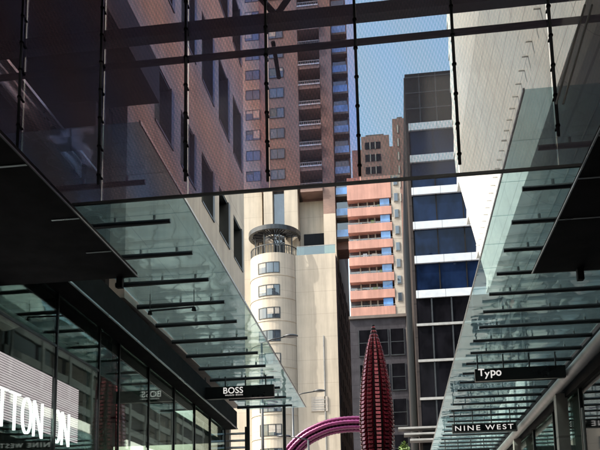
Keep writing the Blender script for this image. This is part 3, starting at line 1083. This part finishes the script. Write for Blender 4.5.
# ================================================================== blue glass office tower
YO = 85.0
bo = thing('office_tower', 'office tower with white spandrel bands and deep blue glass above a black glass base', 'building', (8, YO, GZ))
x0, x1 = 2.42, 16.0
zs = [(0.577, 0.565), (0.483, 0.471), (0.434, 0.423), (0.388, 0.375), (0.338, 0.324)]
period = 3.95
tops = [0.577 * YO - 0.0, 0.530 * YO, 0.483 * YO, 0.434 * YO, 0.386 * YO, 0.338 * YO]
for i, zt in enumerate(tops):
    MB().box(x0 + 0.3, x1, YO - 0.25, YO + 0.2, zt - 0.88, zt).build('spandrel', M['white'], bo)
MB().box(x0, x1, YO + 0.2, YO + 58, GZ, 55.0).build('core_wall', M['darkside'], bo)
MB().box(x0 + 0.1, x1, YO - 0.1, YO + 0.197, tops[0] + 0.003, 55.4).build('dark_cap', M['black'], bo)
m = MB()
for xx in (4.1, 6.0, 7.9, 9.8):
    m.box(xx, xx + 0.1, YO - 0.16, YO - 0.103, tops[0] + 0.1, 55.3)
for k in range(3):
    m.box(x0 + 0.1, x1, YO - 0.20, YO - 0.163, tops[0] + 1.8 + 2.0 * k, tops[0] + 1.9 + 2.0 * k)
m.build('cap_ribs', M['steel'], bo)
for a, b in zip(tops[:-1], tops[1:]):
    w = MB().box(x0 + 0.45, x1, YO + 0.05, YO + 0.19, b + 0.003, a - 0.883).build('window', M['blueglass'], bo)
    for xx in (5.4, 8.4, 11.4):
        MB().box(xx, xx + 0.12, YO - 0.02, YO + 0.047, b + 0.003, a - 0.883).build('mullion', M['black'], w)
MB().box(x0 + 0.3, x1, YO + 0.0, YO + 0.19, GZ, tops[-1] - 0.883).build('base_glazing', M['blackglass'], bo)
m = MB()
for vv in (325, 361, 399, 436):
    zz = at(425, vv, 'y', YO).z
    m.box(x0 + 0.2, x1, YO - 0.22, YO - 0.004, zz - 0.14, zz + 0.14)
m.build('base_transoms', M['greysteel'], bo)
m = MB()
for uu in (433, 453, 474):
    xx = at(uu, 330, 'y', YO).x
    m.box(xx - 0.08, xx + 0.08, YO - 0.12, YO - 0.004, GZ, tops[-1] - 0.89)
m.build('base_mullions', M['steel'], bo)
MB().box(x0 - 0.02, x0 + 0.297, YO - 0.05, YO + 0.197, GZ, 55.0).build('corner_strip', M['darkside'], bo)
for v in (428, 434, 440):
    p = at(410, v, 'y', YO - 2)
    MB().box(x0 - 2.3 + (v - 428) * 0.1, x0 + 4, YO - 2.2, YO - 0.24, p.z - 0.1, p.z + 0.1).build('entry_ledge', M['greysteel'], bo)

# ================================================================== salmon tower
YS_ = 94.0
q_ = YS_ / 130.0
so = thing('apartment_block', 'salmon pink balcony block with sky blue glass at its right side', 'building', (-2.2, YS_, GZ))
xa, xb, xc = -5.2, 0.40, 1.62
st_ = 3.05 * q_
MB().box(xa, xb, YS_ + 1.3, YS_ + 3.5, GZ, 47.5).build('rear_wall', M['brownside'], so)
MB().box(xb + 0.003, xc, YS_ + 0.1, YS_ + 3.5, GZ, 47.5).build('side_strip', M['palegrey'], so)
k0 = None
for k in range(8):
    zc = 0.3145 * YS_ + st_ * k
    zt, zn = zc + 0.55, zc + st_ - 0.55
    if k0 is None:
        k0 = MB().box(xa, xb, YS_, YS_ + 1.29, zc - 0.55, zt).build('balcony', M['salmon'], so)
        MB().box(xa + 0.1, xb - 1.5, YS_ + 1.1, YS_ + 1.28, zt + 0.003, zn - 0.003).build('pane', M['win'], k0)
        MB().box(xb - 1.45, xb - 0.25, YS_ + 0.15, YS_ + 0.3, zt + 0.003, zn - 0.003).build('corner_glass', M['skyglass'], k0)
        for xx in (-3.9, -2.75, -1.85):
            MB().box(xx, xx + 0.16, YS_ + 0.8, YS_ + 1.0, zt + 0.003, zn - 0.003).build('column', M['palegrey'], k0)
        m = MB()
        for q in range(28):
            xx = xa + 0.1 + q * 0.185
            m.box(xx, xx + 0.03, YS_ + 0.05, YS_ + 0.08, zt + 0.003, zt + 0.18)
        m.box(xa, xb, YS_ + 0.04, YS_ + 0.09, zt + 0.183, zt + 0.22)
        m.build('railing', M['greysteel'], k0)
    else:
        dup(k0, so, (0, 0, st_ * k))
rnd2 = random.Random(11)
for k, bal in enumerate([o for o in so.children if o.name.startswith('balcony')]):
    for xx in (-4.6, -3.4, -2.3, -1.4):
        if rnd2.random() < 0.5:
            h_ = rnd2.uniform(0.2, 0.75)
            z_ = 0.3145 * YS_ + 0.553
            it = MB().box(xx, xx + rnd2.uniform(0.3, 0.7), YS_ + 0.4, YS_ + 0.7, z_, z_ + h_).build('balcony_item', rnd2.choice([M['palegrey'], M['leaf'], M['white'], M['dark']]), None)
            it.parent = bal
            it.matrix_parent_inverse = Matrix.Identity(4)
MB().box(xa, xb, YS_ + 0.02, YS_ + 1.29, 0.3145 * YS_ + st_ * 7 + 0.56, 47.5).build('upper_wall', M['salmon'], so)
w2 = None
for k in range(8):
    z = 0.326 * YS_ + st_ * k
    if w2 is None:
        w2 = MB().box(xb + 0.33, xc - 0.33, YS_ + 0.02, YS_ + 0.097, z, z + 1.15).build('window', M['greysteel'], so)
        MB().box(xb + 0.40, xc - 0.40, YS_ - 0.01, YS_ + 0.017, z + 0.07, z + 1.08).build('pane', M['win'], w2)
    else:
        dup(w2, so, (0, 0, st_ * k))

# building in front of it, stone darkened to stand in for shade
YG = 89.0
gb = thing('granite_building', 'dark grey stone building with shade in its tone, below the salmon block, half hidden by the red sculpture', 'building', (-1.5, YG, GZ))
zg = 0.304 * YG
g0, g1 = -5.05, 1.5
MB().box(g0, g1, YG, YG + 4.6, GZ, zg).build('wall', M['shadestone'], gb)
MB().box(g0 - 0.1, g1 + 0.1, YG - 0.25, YG + 4.6, zg + 0.003, zg + 0.35).build('cornice', M['brownside'], gb)
w3 = None
for j in range(3):
    for k in range(7):
        if w3 is None:
            z = zg - 4.5
            m = MB()
            a_, b_ = -4.0, -2.5
            m.box(a_ - 0.08, b_ + 0.08, YG - 0.12, YG - 0.003, z - 0.12, z)
            m.box(a_ - 0.08, a_, YG - 0.09, YG - 0.003, z, z + 3.1)
            m.box(b_, b_ + 0.08, YG - 0.09, YG - 0.003, z, z + 3.1)
            m.box(a_, b_, YG - 0.07, YG - 0.003, z + 1.5, z + 1.58)
            w3 = m.build('window', M['steel'], gb)
            MB().box(a_, b_, YG - 0.05, YG - 0.004, z + 0.003, z + 1.497).build('pane', M['blackglass'], w3)
            MB().box(a_, b_, YG - 0.05, YG - 0.004, z + 1.583, z + 3.1).build('pane', M['blackglass'], w3)
        else:
            dup(w3, gb, (1.85 * j, 0, -4.2 * k))

# brown towers against the sky
for nm, lab, u0, u1, v0, Y in (('brick_tower', 'brown brick tower top against the sky behind the salmon block', 361, 389, 137, 165.0),
                               ('brick_tower', 'narrow stepped brown tower against the sky beside the dark capped office tower', 392, 408, 119, 150.0)):
    p, q = at(u0, v0, 'y', Y), at(u1, v0, 'y', Y)
    t = thing(nm, lab, 'building', ((p.x + q.x) / 2, Y, GZ))
    MB().box(p.x, q.x, Y, Y + 10, GZ, p.z).build('wall', M['redbrick'], t)
    MB().box(p.x + 1, q.x - 1.2, Y + 1, Y + 8, p.z + 0.003, p.z + 0.9).build('plant_room', M['brownside'], t)
    if u0 < 370:
        MB().box(p.x - 2.2, p.x - 0.003, Y + 1, Y + 9, GZ, p.z - 2.6).build('side_wall', M['redbrick'], t)
    else:
        MB().box(p.x - 0.9, p.x - 0.003, Y + 1, Y + 9, GZ, p.z - 5.5).build('side_wall', M['redbrick'], t)
    w = None
    for k in range(6):
        if w is None:
            w = MB().box(p.x + 0.8, q.x - 2.0, Y - 0.06, Y - 0.003, p.z - 3.2, p.z - 1.5).build('window', M['blackglass'], t)
            m = MB()
            for e in range(1, 3):
                xx = p.x + 0.8 + (q.x - p.x - 2.8) * e / 3
                m.box(xx - 0.08, xx + 0.08, Y - 0.12, Y - 0.063, p.z - 3.2, p.z - 1.5)
            m.build('frame', M['palegrey'], w)
        else:
            dup(w, t, (0, 0, -3.0 * k))

# ================================================================== sculptures
YP = 25.6
pc = at(376, 400, 'y', YP)
ptop = at(376, 325, 'y', YP)
pd = thing('pod_sculpture', 'tall crimson seed pod sculpture of stacked scales tapering to a point', 'sculpture', (pc.x, YP, GZ))
H = ptop.z


PROF = [(322, 0.02), (327, 0.07), (335, 0.16), (345, 0.27), (360, 0.385), (380, 0.50), (400, 0.565), (420, 0.60), (440, 0.575), (460, 0.52), (500, 0.38), (540, 0.22), (640, 0.12)]
PZ = [(at(376, v, 'y', YP).z, r) for v, r in PROF]


def prad(z):          # outline of the pod
    if z >= PZ[0][0]:
        return PZ[0][1]
    for (za, ra), (zb, rb) in zip(PZ[:-1], PZ[1:]):
        if zb <= z <= za:
            return rb + (ra - rb) * (z - zb) / (za - zb)
    return PZ[-1][1]


MB().lathe((pc.x, YP), [(max(0.02, prad(GZ + (H - GZ) * k / 40) * 0.80), GZ + (H - GZ) * k / 40) for k in range(41)], 20).build('core', M['black'], pd, smooth=True)
NRIB = 12
for r in range(NRIB):
    a = 2 * math.pi * (r + 0.25) / NRIB
    m = MB()
    z = H - 0.06
    k = 0
    while z > 0.2:
        rad = prad(z)
        w = max(0.02, rad * math.pi / NRIB * 0.66)
        h = 0.15
        c_, s_ = math.cos(a), math.sin(a)

        def pt(rr, ta, zz):
            return (pc.x + rr * c_ - ta * s_, YP + rr * s_ + ta * c_, zz)
        o = 0.06 * min(1, rad / 0.3)
        vs = [pt(rad * 0.8, -w, z), pt(rad * 0.8, w, z), pt(rad * 0.90 + o * 0.25, w * 0.8, z - h * 0.2), pt(rad * 0.90 + o * 0.25, -w * 0.8, z - h * 0.2),
              pt(rad * 0.80, -w, z - h), pt(rad * 0.80, w, z - h), pt(rad * 0.95 + o * 0.35, w * 0.75, z - h * 0.9), pt(rad * 0.95 + o * 0.35, -w * 0.75, z - h * 0.9)]
        m.add(vs, [(0, 1, 2, 3), (3, 2, 6, 7), (7, 6, 5, 4), (0, 3, 7, 4), (1, 5, 6, 2), (0, 4, 5, 1)])
        z -= 0.135
        k += 1
    m.build('scale_row', M['red'], pd, bevel=0.006)

ar = thing('arch_sculpture', 'magenta arch sculpture of ribbed tubes bending down beside the crimson pod', 'sculpture', (-5, 45.0, GZ))
YA = 45.0
pts = [at(u, v, 'y', YA) for u, v in ((372, 425), (360, 424), (345, 424.5), (330, 427), (318, 431.5), (306, 438), (296, 447), (288, 458))]
last = pts[-1]
for k in range(1, 9):
    pts.append(Vector((last.x - 1.1 * (1 - math.exp(-k * 0.35)), YA, last.z - (last.z - GZ) * k / 8)))
# densify
dense = []
for i in range(len(pts) - 1):
    p0, p1, p2, p3 = pts[max(i - 1, 0)], pts[i], pts[i + 1], pts[min(i + 2, len(pts) - 1)]
    for s in range(8):
        t = s / 8
        dense.append(0.5 * ((2 * p1) + (p2 - p0) * t + (2 * p0 - 5 * p1 + 4 * p2 - p3) * t * t + (3 * p1 - p0 - 3 * p2 + p3) * t ** 3))
dense.append(pts[-1])
for s in range(7):
    phi = 2 * math.pi * s / 7
    m = MB()
    path, rad = [], []
    for i, p in enumerate(dense):
        t = (dense[min(i + 1, len(dense) - 1)] - dense[max(i - 1, 0)]).normalized()
        nrm = Vector((-t.z, 0, t.x))
        path.append(p + nrm * 0.36 * math.cos(phi) + Vector((0, 1, 0)) * 0.36 * math.sin(phi))
        rad.append(0.115 if i % 2 else 0.14)
    m.tube(path, rad, 8)
    m.build('ribbed_tube', M['magenta'], ar, smooth=True)
MB().tube(dense, 0.27, 10).build('core_tube', M['black'], ar, smooth=True)


# ================================================================== street lamps
def lamp(label, u, v, Y, arm):
    h = at(u, v, 'y', Y)
    t = thing('street_lamp', label, 'street lamp', (h.x - arm, Y, GZ), 'street lamps along the mall')
    top = h.z + 0.05
    MB().tube([(h.x - arm, Y, GZ), (h.x - arm, Y, top - 0.25)], [0.10, 0.06], 12).build('pole', M['steel'], t, smooth=True)
    s = 1 if arm > 0 else -1
    MB().tube([(h.x - arm, Y, top - 0.25), (h.x - arm * 0.6, Y, top - 0.10), (h.x - s * 0.2, Y, top)], [0.045, 0.04, 0.035], 8).build('arm', M['steel'], t, smooth=True)
    m = MB()
    n = 14
    prof = [(0.0, 0.0, 0.0)]
    L, W = 0.80, 0.26
    rings = []
    for k in range(9):
        f = k / 8
        rr = math.sin(math.pi * (0.06 + 0.88 * f)) ** 0.7
        xx = h.x + s * (-0.32 + L * f)
        rings.append([(xx, Y + W * rr * math.cos(2 * math.pi * j / n), top + 0.02 + 0.11 * rr * max(-0.45, math.sin(2 * math.pi * j / n))) for j in range(n)])
    vs = [p for r in rings for p in r]
    fs = []
    for i in range(8):
        for j in range(n):
            fs.append((i * n + j, i * n + (j + 1) % n, (i + 1) * n + (j + 1) % n, (i + 1) * n + j))
    fs.append(tuple(range(n)))
    fs.append(tuple(8 * n + j for j in range(n)))
    m.add(vs, fs)
    m.build('lamp_head', M['steel'], t, smooth=True)


lamp('street lamp with flat dark oval head level with the tower windows, the higher one', 289, 337.5, 40.0, 1.5)
lamp('street lamp with flat dark oval head just above the notice board', 318, 392, 50.0, 1.7)
lamp('low street lamp with arm reaching left in front of the tower base', 285, 437.5, 44.0, -1.35)

# ================================================================== louvred screen at the end of the left shops
lv = thing('louvred_screen', 'slatted metal screen catching light at the far end of the left shopfront', 'screen', (-5.2, 23.6, GZ))
pa, pb = at(222, 408, 'y', 23.6), at(246, 440, 'y', 23.6)
for x in (pa.x, pb.x):
    MB().box(x - 0.03, x + 0.03, 23.57, 23.65, GZ, 3.9).build('upright', M['steel'], lv)
for k in range(22):
    z = 3.7 - k * 0.22
    MB().hexa([(pa.x + 0.03, 23.55, z - 0.05), (pb.x - 0.03, 23.55, z - 0.05), (pb.x - 0.03, 23.68, z + 0.02), (pa.x + 0.03, 23.68, z + 0.02)],
              [(pa.x + 0.03, 23.55, z - 0.03), (pb.x - 0.03, 23.55, z - 0.03), (pb.x - 0.03, 23.68, z + 0.04), (pa.x + 0.03, 23.68, z + 0.04)]).build('slat', M['greysteel'], lv)

# ================================================================== tree tip at the bottom
tp = at(404, 441, 'y', 48.0)
tr = thing('street_tree', 'small green street tree whose leafy tip shows beside the red pod sculpture', 'tree', (tp.x, 48.0, GZ))
MB().tube([(tp.x, 48, GZ), (tp.x + 0.1, 48, 2.5), (tp.x, 48.1, tp.z - 0.8)], [0.14, 0.09, 0.03], 10).build('trunk', M['bark'], tr, smooth=True)
m = MB()
for k in range(1500):
    while True:
        q = Vector((random.uniform(-1, 1), random.uniform(-1, 1), random.uniform(-1, 1)))
        if q.length < 1:
            break
    f = 1 - (q.z + 1) / 2 * 0.75
    c_ = Vector((tp.x + q.x * 1.5 * f, 48 + q.y * 1.5 * f, tp.z - 1.9 + q.z * 1.9))
    a_ = Vector((random.gauss(0, 1), random.gauss(0, 1), random.gauss(0, 0.6))).normalized() * 0.13
    b_ = Vector((random.gauss(0, 1), random.gauss(0, 1), random.gauss(0, 0.6))).normalized() * 0.07
    m.add([c_ - a_, c_ + b_, c_ + a_, c_ - b_], [(0, 1, 2, 3)])
m.build('crown', M['leaf'], tr)
